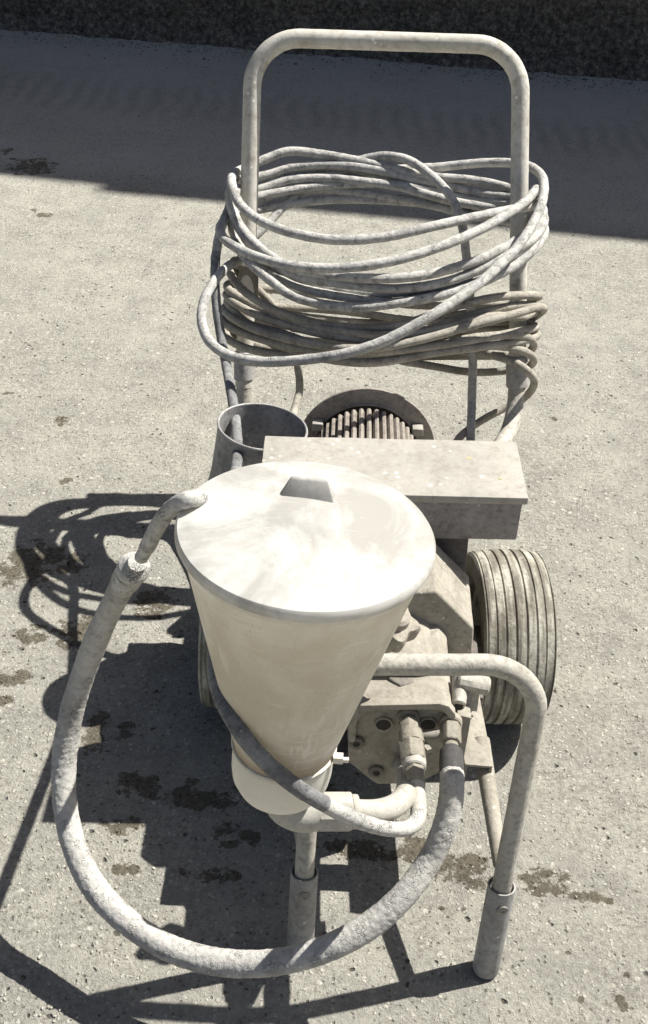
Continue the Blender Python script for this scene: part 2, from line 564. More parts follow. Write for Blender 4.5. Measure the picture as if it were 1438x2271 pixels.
# ------------------------------------------------------------------ ground
def build_ground():
    xs = np.unique(np.concatenate([np.array([-60, -30, -15, -8, -5, -3.5, -2.6]), np.arange(-2.0, 2.001, 0.0085), np.array([2.6, 3.5, 5, 8, 15, 30, 60])]))
    ys = np.unique(np.concatenate([np.array([-40, -20, -10, -5, -2, -0.5, 0.3]), np.arange(0.7, 3.0, 0.0085), np.arange(3.0, 7.0, 0.03), np.array([8, 12, 20, 40, 80])]))
    nx, ny = len(xs), len(ys)
    rng = np.random.default_rng(3)

    def vnoise(X, Y, s):
        gx, gy = np.floor(X * s).astype(int), np.floor(Y * s).astype(int)
        fx, fy = X * s - gx, Y * s - gy
        fx, fy = fx * fx * (3 - 2 * fx), fy * fy * (3 - 2 * fy)
        tab = rng.random((512, 512))
        g = lambda a, b: tab[a % 512, b % 512]
        return (g(gx, gy) * (1 - fx) * (1 - fy) + g(gx + 1, gy) * fx * (1 - fy) + g(gx, gy + 1) * (1 - fx) * fy + g(gx + 1, gy + 1) * fx * fy)

    X, Y = np.meshgrid(xs, ys)
    Z = np.zeros_like(X)
    for s, a in ((3, 0.004), (14, 0.0016), (45, 0.0012), (100, 0.0016)):
        Z += (vnoise(X, Y, s) - 1.0) * a
    v = np.stack([X.ravel(), Y.ravel(), Z.ravel()], 1)
    i = (np.arange(ny - 1)[:, None] * nx + np.arange(nx - 1)[None, :]).ravel()
    f = np.stack([i, i + 1, i + nx + 1, i + nx], 1)
    me = bpy.data.meshes.new('ground')
    me.vertices.add(len(v))
    me.vertices.foreach_set('co', v.astype(np.float32).ravel())
    me.loops.add(f.size)
    me.loops.foreach_set('vertex_index', f.astype(np.int32).ravel())
    me.polygons.add(len(f))
    me.polygons.foreach_set('loop_start', np.arange(0, f.size, 4, dtype=np.int32))
    me.polygons.foreach_set('loop_total', np.full(len(f), 4, dtype=np.int32))
    me.polygons.foreach_set('use_smooth', np.ones(len(f), dtype=bool))
    me.update()
    me.validate()
    o = bpy.data.objects.new('ground', me)
    COL.objects.link(o)
    o['kind'] = 'structure'
    o['label'] = 'pale weathered concrete yard with dark wet stains'

    m, n, l, bs = new_mat('yard concrete')
    b = NB(m)
    big = b.noise(1.6, 5, 0.6)
    mid = b.noise(11, 6, 0.65)
    fine = b.noise(120, 7, 0.75)
    grain = b.noise(330, 4, 0.7)
    worn = b.ramp(b.math('ADD', b.math('MULTIPLY', b.noise(2.3, 4, 0.6), 0.6), b.math('MULTIPLY', b.noise(13, 5, 0.65), 0.4)), [(0.42, 0.38), (0.60, 1.0)])
    col = b.mix(b.ramp(big, [(0.35, 0.0), (0.65, 1.0)]), (0.385, 0.371, 0.322), (0.455, 0.438, 0.38))
    col = b.mix(b.ramp(mid, [(0.35, 0.6), (0.6, 0.0)]), col, (0.25, 0.243, 0.222))
    # band painted paler to brighten the wall's shade, with a faint wheel track
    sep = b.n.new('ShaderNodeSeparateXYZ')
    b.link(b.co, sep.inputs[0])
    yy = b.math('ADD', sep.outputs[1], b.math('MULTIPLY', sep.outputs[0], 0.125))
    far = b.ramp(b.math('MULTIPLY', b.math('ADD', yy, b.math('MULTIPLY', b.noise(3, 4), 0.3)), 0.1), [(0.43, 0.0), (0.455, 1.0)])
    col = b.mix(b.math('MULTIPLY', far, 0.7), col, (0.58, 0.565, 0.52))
    trk = b.n.new('ShaderNodeTexWave')
    trk.inputs['Scale'].default_value = 3.4
    trk.inputs['Distortion'].default_value = 5
    trk.inputs['Detail'].default_value = 3
    b.link(b.co, trk.inputs[0])
    tband = b.ramp(b.math('MULTIPLY', yy, 0.1), [(0.505, 0.0), (0.52, 1.0), (0.55, 1.0), (0.575, 0.0)])
    col = b.mix(b.math('MULTIPLY', b.math('MULTIPLY', tband, trk.outputs['Fac']), 0.26), col, (0.15, 0.145, 0.135))
    # fine aggregate showing in the worn surface
    wco = warp(b, 60, 0.012)
    v1 = b.voro(130, co=wco)
    v1c = b.voro(130, out='Color', co=wco)
    sepc = b.n.new('ShaderNodeSeparateColor')
    b.link(v1c, sepc.inputs[0])
    isl = b.math('MULTIPLY', b.ramp(sepc.outputs[0], [(0.72, 0.0), (0.76, 1.0)]), b.ramp(v1, [(0.28, 1.0), (0.42, 0.0)]))
    isd = b.math('MULTIPLY', b.ramp(sepc.outputs[1], [(0.80, 0.0), (0.83, 1.0)]), b.ramp(v1, [(0.22, 1.0), (0.36, 0.0)]))
    v2 = b.voro(52, co=wco)
    v2c = b.voro(52, out='Color', co=wco)
    sep2 = b.n.new('ShaderNodeSeparateColor')
    b.link(v2c, sep2.inputs[0])
    isl2 = b.math('MULTIPLY', b.ramp(sep2.outputs[0], [(0.80, 0.0), (0.82, 1.0)]), b.ramp(v2, [(0.16, 1.0), (0.26, 0.0)]))
    isd2 = b.math('MULTIPLY', b.ramp(sep2.outputs[1], [(0.90, 0.0), (0.91, 1.0)]), b.ramp(v2, [(0.12, 1.0), (0.24, 0.0)]))
    v3 = b.voro(19, co=wco)
    sep3 = b.n.new('ShaderNodeSeparateColor')
    b.link(b.voro(19, out='Color', co=wco), sep3.inputs[0])
    pit = b.math('MULTIPLY', b.ramp(sep3.outputs[0], [(0.86, 0.0), (0.87, 1.0)]), b.ramp(b.math('ADD', v3, b.math('MULTIPLY', b.math('SUBTRACT', fine, 0.5), 0.25)), [(0.05, 1.0), (0.10, 0.0)]))
    chip = b.math('MULTIPLY', b.ramp(sep3.outputs[1], [(0.72, 0.0), (0.73, 1.0)]), b.ramp(b.math('ADD', v3, b.math('MULTIPLY', b.math('SUBTRACT', fine, 0.5), 0.12)), [(0.07, 1.0), (0.10, 0.0)]))
    col = b.mix(b.math('MULTIPLY', chip, 0.9), col, (0.66, 0.64, 0.57))
    col = b.mix(b.math('MULTIPLY', pit, 0.9), col, (0.06, 0.05, 0.04))
    col = b.mix(b.math('MULTIPLY', isl, 0.8), col, (0.62, 0.60, 0.52))
    col = b.mix(b.math('MULTIPLY', isl2, 0.9), col, (0.66, 0.635, 0.56))
    col = b.mix(b.math('MULTIPLY', isd, 0.75), col, (0.13, 0.115, 0.09))
    col = b.mix(b.math('MULTIPLY', isd2, 0.85), col, (0.05, 0.042, 0.032))
    col = b.mix(b.math('MULTIPLY', worn, b.ramp(fine, [(0.35, 0.95), (0.49, 0.0)])), col, (0.175, 0.163, 0.135))
    col = b.mix(b.math('MULTIPLY', worn, b.ramp(fine, [(0.51, 0.0), (0.67, 0.85)])), col, (0.58, 0.56, 0.485))
    col = b.mix(b.math('MULTIPLY', worn, b.ramp(grain, [(0.36, 0.5), (0.52, 0.0)])), col, (0.2, 0.185, 0.15))
    # wet and oily spots: (photo px, half sizes px)
    spots = [(72, 368, 62, 24), (14, 332, 16, 9), (30, 348, 10, 4), (100, 474, 20, 6), (75, 462, 9, 4), (137, 930, 20, 13), (146, 1064, 16, 16),
             (18, 868, 16, 5), (75, 1250, 85, 62), (150, 1250, 50, 35), (340, 1330, 60, 42), (70, 1408, 50, 30), (190, 1400, 80, 50), (30, 1500, 45, 22),
             (12, 1548, 22, 14), (215, 1620, 34, 58), (280, 1620, 30, 24), (300, 1735, 60, 36), (430, 1760, 110, 40), (270, 1825, 60, 24), (280, 1925, 34, 18), (460, 1935, 80, 22),
             (1010, 1915, 88, 46), (930, 1880, 60, 34), (1070, 1955, 40, 22), (1215, 1955, 75, 34), (1300, 1985, 60, 16), (1360, 1994, 40, 9), (735, 1745, 34, 14), (800, 1880, 120, 26), (520, 1850, 60, 40), (560, 1730, 60, 30), (1380, 2225, 16, 22), (1392, 2160, 14, 9), (1290, 2215, 10, 14), (1230, 925, 9, 5), (1262, 2110, 9, 5), (980, 2010, 9, 6)]
    masks = None
    nz = b.n.new('ShaderNodeTexNoise')
    nz.inputs['Scale'].default_value = 32
    nz.inputs['Detail'].default_value = 8
    nz.inputs['Roughness'].default_value = 0.72
    b.link(b.co, nz.inputs[0])
    nfac = nz.outputs['Fac']
    for (px, py, hx, hy) in spots:
        c = PZ(px, py, 0)
        rx = (PZ(px + hx, py, 0) - c).length
        ry = (PZ(px, py + hy, 0) - c).length
        dx = b.math('MULTIPLY', b.math('SUBTRACT', sep.outputs[0], c.x), 1 / rx)
        dy = b.math('MULTIPLY', b.math('SUBTRACT', sep.outputs[1], c.y), 1 / ry)
        d2 = b.math('ADD', b.math('MULTIPLY', dx, dx), b.math('MULTIPLY', dy, dy))
        mk = b.math('SUBTRACT', 1.0, d2, clamp=True)
        masks = mk if masks is None else b.math('MAXIMUM', masks, mk)
    wet = b.ramp(b.math('ADD', b.math('MULTIPLY', masks, 0.55), b.math('MULTIPLY', b.math('SUBTRACT', nfac, 0.5), 3.6)), [(0.20, 0.0), (0.30, 1.0)])
    wet = b.math('MULTIPLY', wet, b.ramp(masks, [(0.0, 0.0), (0.06, 1.0)]))
    wetc = b.mix(1.0, col, (0.34, 0.305, 0.25), 'MULTIPLY')
    col = b.mix(b.math('MULTIPLY', wet, 0.9), col, wetc)
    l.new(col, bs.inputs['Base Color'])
    l.new(b.mix(wet, b.ramp(mid, [(0.3, 0.85), (0.7, 0.98)]), b.ramp(fine, [(0.35, 0.12), (0.6, 0.5)])), bs.inputs['Roughness'])
    bs.inputs['Specular IOR Level'].default_value = 0.3
    h = b.math('ADD', b.math('MULTIPLY', fine, 1.0), b.math('MULTIPLY', grain, 0.5))
    h = b.math('ADD', h, b.math('MULTIPLY', isl, 0.25))
    h = b.math('SUBTRACT', h, b.math('MULTIPLY', isd2, 1.2))
    h = b.math('SUBTRACT', h, b.math('MULTIPLY', isd, 0.5))
    h = b.math('SUBTRACT', h, b.math('MULTIPLY', pit, 1.5))
    l.new(b.bump(h, 1.0, 0.008), bs.inputs['Normal'])
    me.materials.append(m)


build_ground()


# ------------------------------------------------------------------ building behind (its shade lies over the far ground)
def build_wall():
    a, c = PZ(0, 62, 0), PZ(1438, 178, 0)
    d = (c - a)
    d.z = 0
    d.normalize()
    nrm = Vector((-d.y, d.x, 0))            # away from the yard
    org = PZ(719, 118, 0)
    t = thing('building', 'dark rough rendered building wall running along the far edge of the yard', 'building', org)
    rot = Matrix.Rotation(math.atan2(d.y, d.x), 3, 'Z')

    def blk(x0, x1, y0, y1, z0, z1):
        mb = MB()
        cx, cy, cz = (x0 + x1) / 2, (y0 + y1) / 2, (z0 + z1) / 2
        return mb.box(org + rot @ Vector((cx, cy, cz)), (x1 - x0, y1 - y0, z1 - z0), rot)

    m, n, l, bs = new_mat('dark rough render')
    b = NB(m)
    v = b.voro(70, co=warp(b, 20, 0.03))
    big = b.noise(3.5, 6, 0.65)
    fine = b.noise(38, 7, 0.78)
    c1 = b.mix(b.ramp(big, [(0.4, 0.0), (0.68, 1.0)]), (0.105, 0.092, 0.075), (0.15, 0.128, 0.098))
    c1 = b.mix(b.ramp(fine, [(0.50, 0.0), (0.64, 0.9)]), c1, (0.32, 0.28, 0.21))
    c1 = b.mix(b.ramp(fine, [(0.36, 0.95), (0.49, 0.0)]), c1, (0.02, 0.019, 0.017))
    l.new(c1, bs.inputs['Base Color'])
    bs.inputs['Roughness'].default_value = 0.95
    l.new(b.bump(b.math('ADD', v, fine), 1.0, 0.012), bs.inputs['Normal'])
    # rough, uneven plinth as real relief
    W0, W1, nx, nz = -3.2, 3.2, 420, 60
    mb = MB()
    vs, fs = [], []
    for j in range(nz + 1):
        for i in range(nx + 1):
            x = W0 + (W1 - W0) * i / nx
            z = -0.03 + 0.85 * j / nz
            p = Vector((x, 0, z))
            dd = noise.fractal(p * 14, 1.0, 2.1, 4) * 0.02 + noise.fractal(p * 2.2, 1, 2, 3) * 0.02
            dd -= 0.05 * max(0, 1 - z / 0.07) * (0.6 + 0.7 * noise.noise(p * 9))
            vs.append(org + rot @ Vector((x, dd, z)))
    for j in range(nz):
        for i in range(nx):
            q = j * (nx + 1) + i
            fs.append((q, q + 1, q + nx + 2, q + nx + 1))
    mb.add(vs, fs)
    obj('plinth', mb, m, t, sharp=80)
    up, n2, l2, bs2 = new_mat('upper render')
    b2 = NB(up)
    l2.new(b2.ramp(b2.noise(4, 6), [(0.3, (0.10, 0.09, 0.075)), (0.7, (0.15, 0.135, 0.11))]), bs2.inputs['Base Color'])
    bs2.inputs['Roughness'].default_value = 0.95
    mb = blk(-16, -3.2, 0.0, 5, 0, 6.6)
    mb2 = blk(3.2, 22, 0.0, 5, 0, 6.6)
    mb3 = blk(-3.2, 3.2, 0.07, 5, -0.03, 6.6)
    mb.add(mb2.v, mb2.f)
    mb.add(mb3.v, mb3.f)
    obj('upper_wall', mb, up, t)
    # crumbs and dirt gathered along the foot of the wall
    mb = MB()
    for k in range(1500):
        x = random.uniform(-2.6, 2.6)
        y = -abs(random.gauss(0, 0.16)) - 0.005
        s = random.uniform(0.003, 0.009) * (1 if random.random() < 0.96 else 2)
        p = org + rot @ Vector((x, y, 0))
        grit(mb, p, s)
    dm = dusty('wall crumbs', (0.12, 0.115, 0.105), (0.30, 0.295, 0.28), (0.05, 0.05, 0.048), 0.4, 1, 0.95)
    o = obj('dirt', mb, dm)
    tag(o, 'dark crumbs of dirt along the foot of the wall', 'dirt', 'stuff')


def grit(mb, p, s):
    r = lambda: random.uniform(0.6, 1.2)
    e = Matrix.Rotation(random.uniform(0, 6.28), 3, 'Z') @ Matrix.Rotation(random.uniform(-0.4, 0.4), 3, 'X')
    vs = [Vector((s * r(), 0, 0)), Vector((0, s * r() * 0.7, 0)), Vector((-s * r(), 0, 0)), Vector((0, -s * r() * 0.7, 0)), Vector((0, 0, s * 0.55 * r())), Vector((0, 0, -s * 0.5))]
    vs = [e @ v + Vector((p.x, p.y, p.z + s * 0.1)) for v in vs]
    mb.add(vs, [(0, 1, 4), (1, 2, 4), (2, 3, 4), (3, 0, 4), (1, 0, 5), (2, 1, 5), (3, 2, 5), (0, 3, 5)])


build_wall()


def build_grit():
    mb = MB()
    for k in range(5200):
        px, py = random.uniform(-250, 1690), random.uniform(200, 2400)
        if random.random() > 0.25 + 0.75 * min(1, py / 1600):
            continue
        p = PZ(px, py, -0.004)
        s = random.choice([0.0012, 0.0015, 0.0018, 0.0022, 0.003]) * random.uniform(0.7, 1.2)
        grit(mb, p, s)
    m = dusty('loose grit', (0.34, 0.32, 0.27), (0.52, 0.49, 0.41), (0.16, 0.14, 0.11), 0.5, 1.0, 0.95, bump=0.1)
    o = obj('grit', mb, m)
    tag(o, 'loose pale grit scattered over the concrete', 'grit', 'stuff')


build_grit()

# ------------------------------------------------------------------ the sprayer
ROOT = thing('paint_sprayer', 'plaster spattered paint sprayer on two wheels with white funnel hopper', 'paint sprayer', (0.10, 1.45, 0))

# --- push handle
TL, TR = PH(563, 82), PH(1156, 101)
BL, BR = PH(541, 880), PH(1146, 900)
RT = 0.0178
BRf = PY(1100, 985, 2.0)
hp = fillet([PH(541, 858), TL, TR, PH(1147, 866)], [0.092, 0.092], 14)
obj('handle', MB().tube(hp, RT, 20, bumpy=0.025, bscale=70), MAT['handle'], ROOT)
lo_r = fillet([PH(1146, 845), PH(1146, 930), BRf + Vector((-0.05, -0.12, -0.04)), Vector((0.19, 1.60, 0.24))], [0.14, 0.1], 10)
obj('frame_tube', MB().tube(lo_r, 0.0175, 18, bumpy=0.02), MAT['tube'], ROOT)
lo_l = fillet([PH(542, 835), PH(540, 950), PH(560, 1010) + Vector((0.0, -0.16, -0.03)), Vector((-0.045, 1.62, 0.25))], [0.1, 0.1], 10)
obj('frame_tube', MB().tube(lo_l, 0.0165, 18, bumpy=0.02), MAT['tube'], ROOT)
for (x0, y0, x1, y1, r) in ((1146.5, 790, 1147, 858, 0.0228), (541, 780, 541.5, 842, 0.0208)):
    a, c = PH(x0, y0), PH(x1, y1)
    obj('collar', MB().cyl(a, c, r, r, 24, ch=0.0015), MAT['sleeve'], ROOT)
# stub and plate that the hose hangs on
hk = MB()
a = PH(500, 600, -0.055)
c = PH(545, 585, 0.0)
hk.tube([PH(520, 582, -0.05), PH(548, 590, 0.0)], 0.012, 16)
hk.box(PH(552, 620, -0.012), (0.04, 0.006, 0.07))
obj('hose_hook', hk, MAT['plug'], ROOT)

# --- front stand
FR, FLT = PZ(1077, 2150, 0.0), PZ(665, 2118, 0.0)
YU = 1.105
CR_, CL_ = PY(1209, 1474, YU), PY(702, 1474, YU)
up = fillet([FLT + Vector((0, 0, 0.02)), CL_, CR_, FR + Vector((0, 0, 0.02))], [0.06, 0.068], 12)
obj('front_stand', MB().tube(up, 0.0137, 20, bumpy=0.035, bscale=80), MAT['tube'], ROOT)
for foot, top, label in ((FR, CR_, None), (FLT, CL_, None)):
    ax = (top - foot).normalized()
    z0, L, r = 0.001, 0.166, 0.0195
    s = MB()
    s.lathe([(r * 0.72, z0), (r * 0.95, z0), (r, z0 + 0.004), (r, L), (r - 0.0022, L), (r - 0.0026, L - 0.03), (0.0120, L - 0.031)], foot, ax, 28, caps=True)
    sl = obj('foot_sleeve', s, MAT['sleeve'], ROOT, bevel=0)
    side = Vector((0.12, -1, 0)).normalized()
    pc = foot + ax * 0.140 + side * (r - 0.001)
    k = MB()
    k.lathe([(0.0085, 0), (0.0085, 0.0016), (0.0068, 0.0022), (0.0032, 0.0024), (0.003, 0.0008)], pc, side, 20)
    obj('bolt', k, MAT['rim'], sl)

# --- base frame
XR, XL = 0.244, -0.046
for x in (XR, XL):
    fr = MB()
    if x > 0:
        nL, nR = PZ(1031, 1695, 0.25), PZ(1094, 1700, 0.25)
        fL, fR = PZ(1003, 1505, 0.25), PZ(1060, 1520, 0.25)
    else:
        nL, nR = Vector((x - 0.02, 1.2, 0.25)), Vector((x + 0.02, 1.2, 0.25))
        fL, fR = Vector((x - 0.02, 1.38, 0.25)), Vector((x + 0.02, 1.38, 0.25))
    fL2, fR2 = fL + (fL - nL) * 1.6, fR + (fR - nR) * 1.6
    dz = Vector((0, 0, -0.014))
    dz = Vector((0, 0, -0.005))
    dn = Vector((0, 0, -0.062))
    fr.hexa([nL + dz, nR + dz, fR2 + dz, fL2 + dz], [nL, nR, fR2, fL2])
    obj('frame_rail', fr, MAT['cast'], ROOT, bevel=0.0018)
    for p, q, sx in ((nL, fL2, 1), (nR, fR2, -1)):
        wv = Vector((0.004 * sx, 0, 0))
        i_ = Vector((0.0006 * sx, 0.0006, -0.0052))
        fl = MB().hexa([p + i_ + dn, p + i_ + wv + dn, q + i_ + wv + dn, q + i_ + dn], [p + i_, p + i_ + wv, q + i_ + wv, q + i_])
        obj('rail_flange', fl, MAT['cast'], ROOT)
    br = MB()
    foot, top = (FR, CR_) if x > 0 else (FLT, CL_)
    ax = (top - foot).normalized()
    e = foot + ax * 0.190 + Vector((-0.004 if x > 0 else 0, 0.012, 0))
    st = (nR + Vector((-0.012, 0.06, -0.008))) if x > 0 else Vector((x, 1.26, 0.24))
    br.tube([st, st.lerp(e, 0.33), st.lerp(e, 0.66), e], lambda s: 0.0135 - 0.003 * s, 14, bumpy=0.03)
    obj('brace', br, MAT['cast'], ROOT)
cross = MB()
cross.box((0.10, 1.26, 0.222), (0.27, 0.05, 0.010))
cross.box((0.10, 1.47, 0.232), (0.33, 0.22, 0.008))
obj('base_plate', cross, MAT['castdark'], ROOT, bevel=0.002)
ax = MB().cyl((-0.16, 1.61, 0.155), (0.36, 1.61, 0.155), 0.0125, seg=18)
for x in (XL, XR):
    ax.box((x, 1.61, 0.20), (0.035, 0.05, 0.10))
obj('axle', ax, MAT['tube'], ROOT)

# --- wheels
WR, WW = 0.155, 0.126


def tyre_profile():
    pr = []
    h = WW / 2
    # inner bead -> inner wall -> shoulder
    pr += [(0.088, -h * 0.62), (0.094, -h * 0.82), (0.112, -h * 0.985), (0.130, -h), (0.144, -h * 0.985), (0.1495, -h * 0.93)]
    ribs = [x * 0.955 for x in (-0.0585, -0.043, -0.027, -0.0095, 0.0095, 0.027, 0.043, 0.0585)]
    g = 0.0014
    crown = lambda x: WR - 0.0062 * (abs(x) / h) ** 2.4
    for i, x in enumerate(ribs):
        gw = g * (1.1 if i in (2, 3, 4, 5) else 0.8)
        dp = 0.0032 if 1 < i < 6 else 0.0022
        pr += [(crown(x - gw * 1.5), x - gw * 1.5), (crown(x) - dp, x - gw * 0.7), (crown(x) - dp, x + gw * 0.7), (crown(x + gw * 1.5), x + gw * 1.5)]
    pr += [(0.1475, h * 0.90), (0.141, h * 0.97), (0.128, h), (0.112, h * 0.985), (0.094, h * 0.82), (0.088, h * 0.62)]
    return pr


def wheel(xc, yc):
    wl = thing('wheel', None, None, (xc, yc, WR), parent=ROOT)
    t = obj('tyre', MB().lathe(tyre_profile(), (xc, yc, WR), (1, 0, 0), 72, caps=False), MAT['tyre'], wl, sharp=28)
    t.data.materials.append(MAT['tyreside'])
    for p in t.data.polygons:
        c = p.center
        if math.hypot(c.y, c.z) < 0.1455:
            p.material_index = 1
    h = WW / 2
    rim = MB().lathe([(0.02, -h * 0.55), (0.05, -h * 0.45), (0.075, -h * 0.40), (0.083, -h * 0.62), (0.089, -h * 0.66), (0.0895, h * 0.66), (0.083, h * 0.62), (0.075, h * 0.40), (0.05, h * 0.45), (0.02, h * 0.55)], (xc, yc, WR), (1, 0, 0), 40)
    obj('rim', rim, MAT['rim'], wl)
    hub = MB().cyl((xc - h * 0.85, yc, WR), (xc + h * 0.9, yc, WR), 0.019, seg=20, ch=0.002)
    obj('hub', hub, MAT['plug'], wl)
    return wl


wheel(0.329, 1.61).rotation_euler = (0, 0, math.radians(4.5))
wheel(-0.135, 1.61)

# --- motor
MXc, MZ, MR = 0.072, 0.360, 0.083
YM0, YM1 = 1.46, 1.915
mot = thing('motor', None, None, (MXc, 1.7, MZ), parent=ROOT)
obj('motor_body', MB().lathe([(0.06, 0), (MR - 0.012, 0.006), (MR - 0.012, YM1 - YM0 - 0.02)], (MXc, YM0, MZ), (0, 1, 0), 40), MAT['castdark'], mot)
fin0 = None
for k in range(33):
    a = math.radians(90 + (k - 16) * 8.4)
    d = Vector((math.cos(a), 0, math.sin(a)))
    t = Vector((-math.sin(a), 0, math.cos(a)))
    c = Vector((MXc, (YM0 + YM1) / 2 - 0.012, MZ)) + d * (MR + 0.0015)
    if fin0 is None:
        q = MB()
        L = (YM1 - YM0) / 2 - 0.028
        prof = [(-0.0056, -0.017), (0.0056, -0.017), (0.0050, 0.007), (0.0034, 0.0122), (0.0, 0.014), (-0.0034, 0.0122), (-0.0050, 0.007)]
        lo = [c + t * x + d * z - Vector((0, L, 0)) for x, z in prof]
        hi = [c + t * x + d * (z if z < 0 else z) + Vector((0, L - (0.006 if z > 0 else 0), 0)) for x, z in prof]
        nn = len(prof)
        q.add(lo + hi, [tuple(range(nn)), tuple(range(2 * nn - 1, nn - 1, -1))] + [(i, (i + 1) % nn, nn + (i + 1) % nn, nn + i) for i in range(nn)])
        fin0 = obj('fin', q, MAT['fin'], mot, origin=c, sharp=40)
        fin0_ang = a
    else:
        o = dup_part(fin0, mot, c)
        o.rotation_euler = (0, -(a - fin0_ang), 0)
cowl = MB()
ro = 0.1300
yb = 1.885
cowl.lathe([(0.0965, 0.004), (0.0965, -0.004), (0.0985, -0.005), (0.1, 0.0), (ro - 0.001, 0.0), (ro, 0.002), (ro - 0.001, 0.006), (ro - 0.03, 0.06), (0.06, 0.10), (0.02, 0.105)], (MXc, yb, MZ), (0, 1, 0), 72, caps=False)
obj('fan_cover', cowl, MAT['motor'], mot, sharp=30)
fan = MB().cyl((MXc, yb + 0.03, MZ), (MXc, yb + 0.035, MZ), 0.094, seg=40)
obj('fan', fan, MAT['plug'], mot)
for sx in (-1, 1):
    lugs = MB().box((MXc + sx * 0.092, yb - 0.012, MZ + 0.055), (0.020, 0.02, 0.016))
    obj('cover_lug', lugs, MAT['boxlid'], mot, bevel=0.002)

# --- control box
ZB = 0.552
c_fl, c_fr = PZ(588, 966, ZB), PZ(1146, 979, ZB)
c_nr = PZ(1173, 1104, ZB)
c_nl = c_fl + (c_nr - c_fr)
body = MB()
ins = 0.006
cen = (c_fl + c_fr + c_nr + c_nl) / 4
lidv = [c_nl, c_nr, c_fr, c_fl]
bodyv = [cen + (p - cen) * 0.965 for p in lidv]
dzb = lambda z: [Vector((p.x, p.y, z)) for p in bodyv]
body.hexa(dzb(0.472), dzb(ZB - 0.004))
cb = obj('control_box', body, MAT['boxbody'], ROOT, bevel=0.0025)
lidm = MB().hexa([Vector((p.x, p.y, ZB - 0.013)) for p in lidv], [Vector((p.x, p.y, ZB)) for p in lidv])
obj('box_lid', lidm, MAT['boxlid'], cb, bevel=0.0022, jitter=0.0011)
for fx, fy, fr2 in ((1041, 1016, 0.0042), (1110, 1061, 0.003)):
    q = PZ(fx, fy, ZB + 0.0008)
    vv = [q + Vector((math.cos(t) * fr2 * random.uniform(0.6, 1.3), math.sin(t) * fr2 * random.uniform(0.5, 1.2), 0)) for t in [k * 0.7 for k in range(9)]]
    fk = MB().add(vv + [v - Vector((0, 0, 0.0016)) for v in vv], [tuple(range(9)), tuple(range(17, 8, -1))] + [(k, (k + 1) % 9, 9 + (k + 1) % 9, 9 + k) for k in range(9)])
    obj('paint_fleck', fk, MAT['fleck'], cb)
brk = MB()
bq = [PY(905, 1180, 1.475), PY(1041, 1180, 1.475), PY(1032, 1290, 1.475), PY(905, 1330, 1.475)]
brk.prism([(p.x, min(p.z, 0.471)) for p in bq], 1.475, 1.56)
obj('box_bracket', brk, MAT['castdark'], ROOT, bevel=0.003)

# --- gear housing (eight-sided casting)
gy0, gy1 = 1.33, 1.452
gp = [(905, 1318), (968, 1311), (1052, 1393), (1043, 1520), (985, 1590)]
gq = [PY(x, y, gy0) for x, y in gp]
gc = 0.105
poly = [(p.x, p.z) for p in gq]
poly = poly + [(2 * gc - x, z) for x, z in reversed(poly)]
obj('gear_housing', MB().prism(poly, gy0, gy1, (0.0, 0.004)), MAT['cast'], ROOT, bevel=0.004, bseg=3, jitter=0.0010)

# --- pump
YP = 1.17
pc_top = PY(900, 1561, YP)
front = [(772, 1604), (790, 1566), (985, 1561), (1004, 1580), (1012, 1690), (948, 1729), (915, 1741), (838, 1741), (826, 1734), (772, 1690)]
fq = [PY(x, y, YP) for x, y in front]
pm = obj('pump_body', MB().prism([(p.x, p.z) for p in fq], YP, 1.335, (0.0, 0.006)), MAT['cast'], ROOT, bevel=0.0035, bseg=2, jitter=0.0008)
neck = MB()
nc = PY(905, 1640, YP)
neck.lathe([(0.064, 0), (0.068, 0.006), (0.068, 0.11)], (0.118, 1.225, 0.352), (0, 1, 0), 36)
obj('pump_neck', neck, MAT['cast'], ROOT)


def on_face(px, py, dy=0.0):
    return PY(px, py, YP + dy)


# raised arched hood over the front face
ho = [(774, 1640), (775, 1605), (783, 1578), (800, 1558), (900, 1556), (975, 1554), (996, 1560), (1010, 1578), (1016, 1632)]
hi = [(1001, 1634), (1000, 1605), (995, 1585), (984, 1573), (968, 1568), (830, 1569), (806, 1577), (792, 1595), (788, 1640)]
hq = [PY(x, y, YP - 0.005) for x, y in ho + hi]
hd = MB()
nq = len(ho)
fr_ = [Vector((p.x, YP - 0.011, p.z)) for p in hq]
bk_ = [Vector((p.x, YP + 0.004, p.z)) for p in hq]
vs = fr_ + bk_
K = 2 * nq
fs = []
for i in range(nq - 1):
    j0, j1 = K - 1 - i, K - 2 - i
    fs += [(i, i + 1, j1, j0), (K + i, K + j0, K + j1, K + i + 1)]
for i in range(K):
    j = (i + 1) % K
    fs.append((i, K + i, K + j, j))
hd.add(vs, fs)
obj('hood', hd, MAT['cast'], pm, bevel=0.002)
# bores
for (px, py, r) in ((851, 1608, 0.0105), (950, 1608, 0.0105)):
    k = MB()
    c = on_face(px, py, -0.0035)
    k.lathe([(r + 0.003, 0.004), (r + 0.0022, 0.0), (r, 0.0), (r * 0.96, 0.003)], c, (0, 1, 0), 28, caps=False)
    p_ = obj('port', k, MAT['cast'], pm)
    k2 = MB().lathe([(r * 0.985, 0), (r * 0.98, 0.0008)], c + Vector((0, 0.0012, 0)), (0, 1, 0), 24)
    obj('bore', k2, MAT['hole'], pm)
for (px, py) in ((791, 1651), (835, 1715)):
    k = MB()
    c = on_face(px, py, -0.006)
    k.lathe([(0.0112, 0.006), (0.0112, 0.001), (0.0095, 0.0), (0.0052, 0.0), (0.0046, 0.0035)], c, (0, 1, 0), 24)
    obj('socket_bolt', k, MAT['plug'], pm)
    k = MB().lathe([(0.0044, 0), (0.0044, 0.002)], c + Vector((0, 0.0014, 0)), (0, 1, 0), 6)
    obj('socket', k, MAT['hole'], pm)

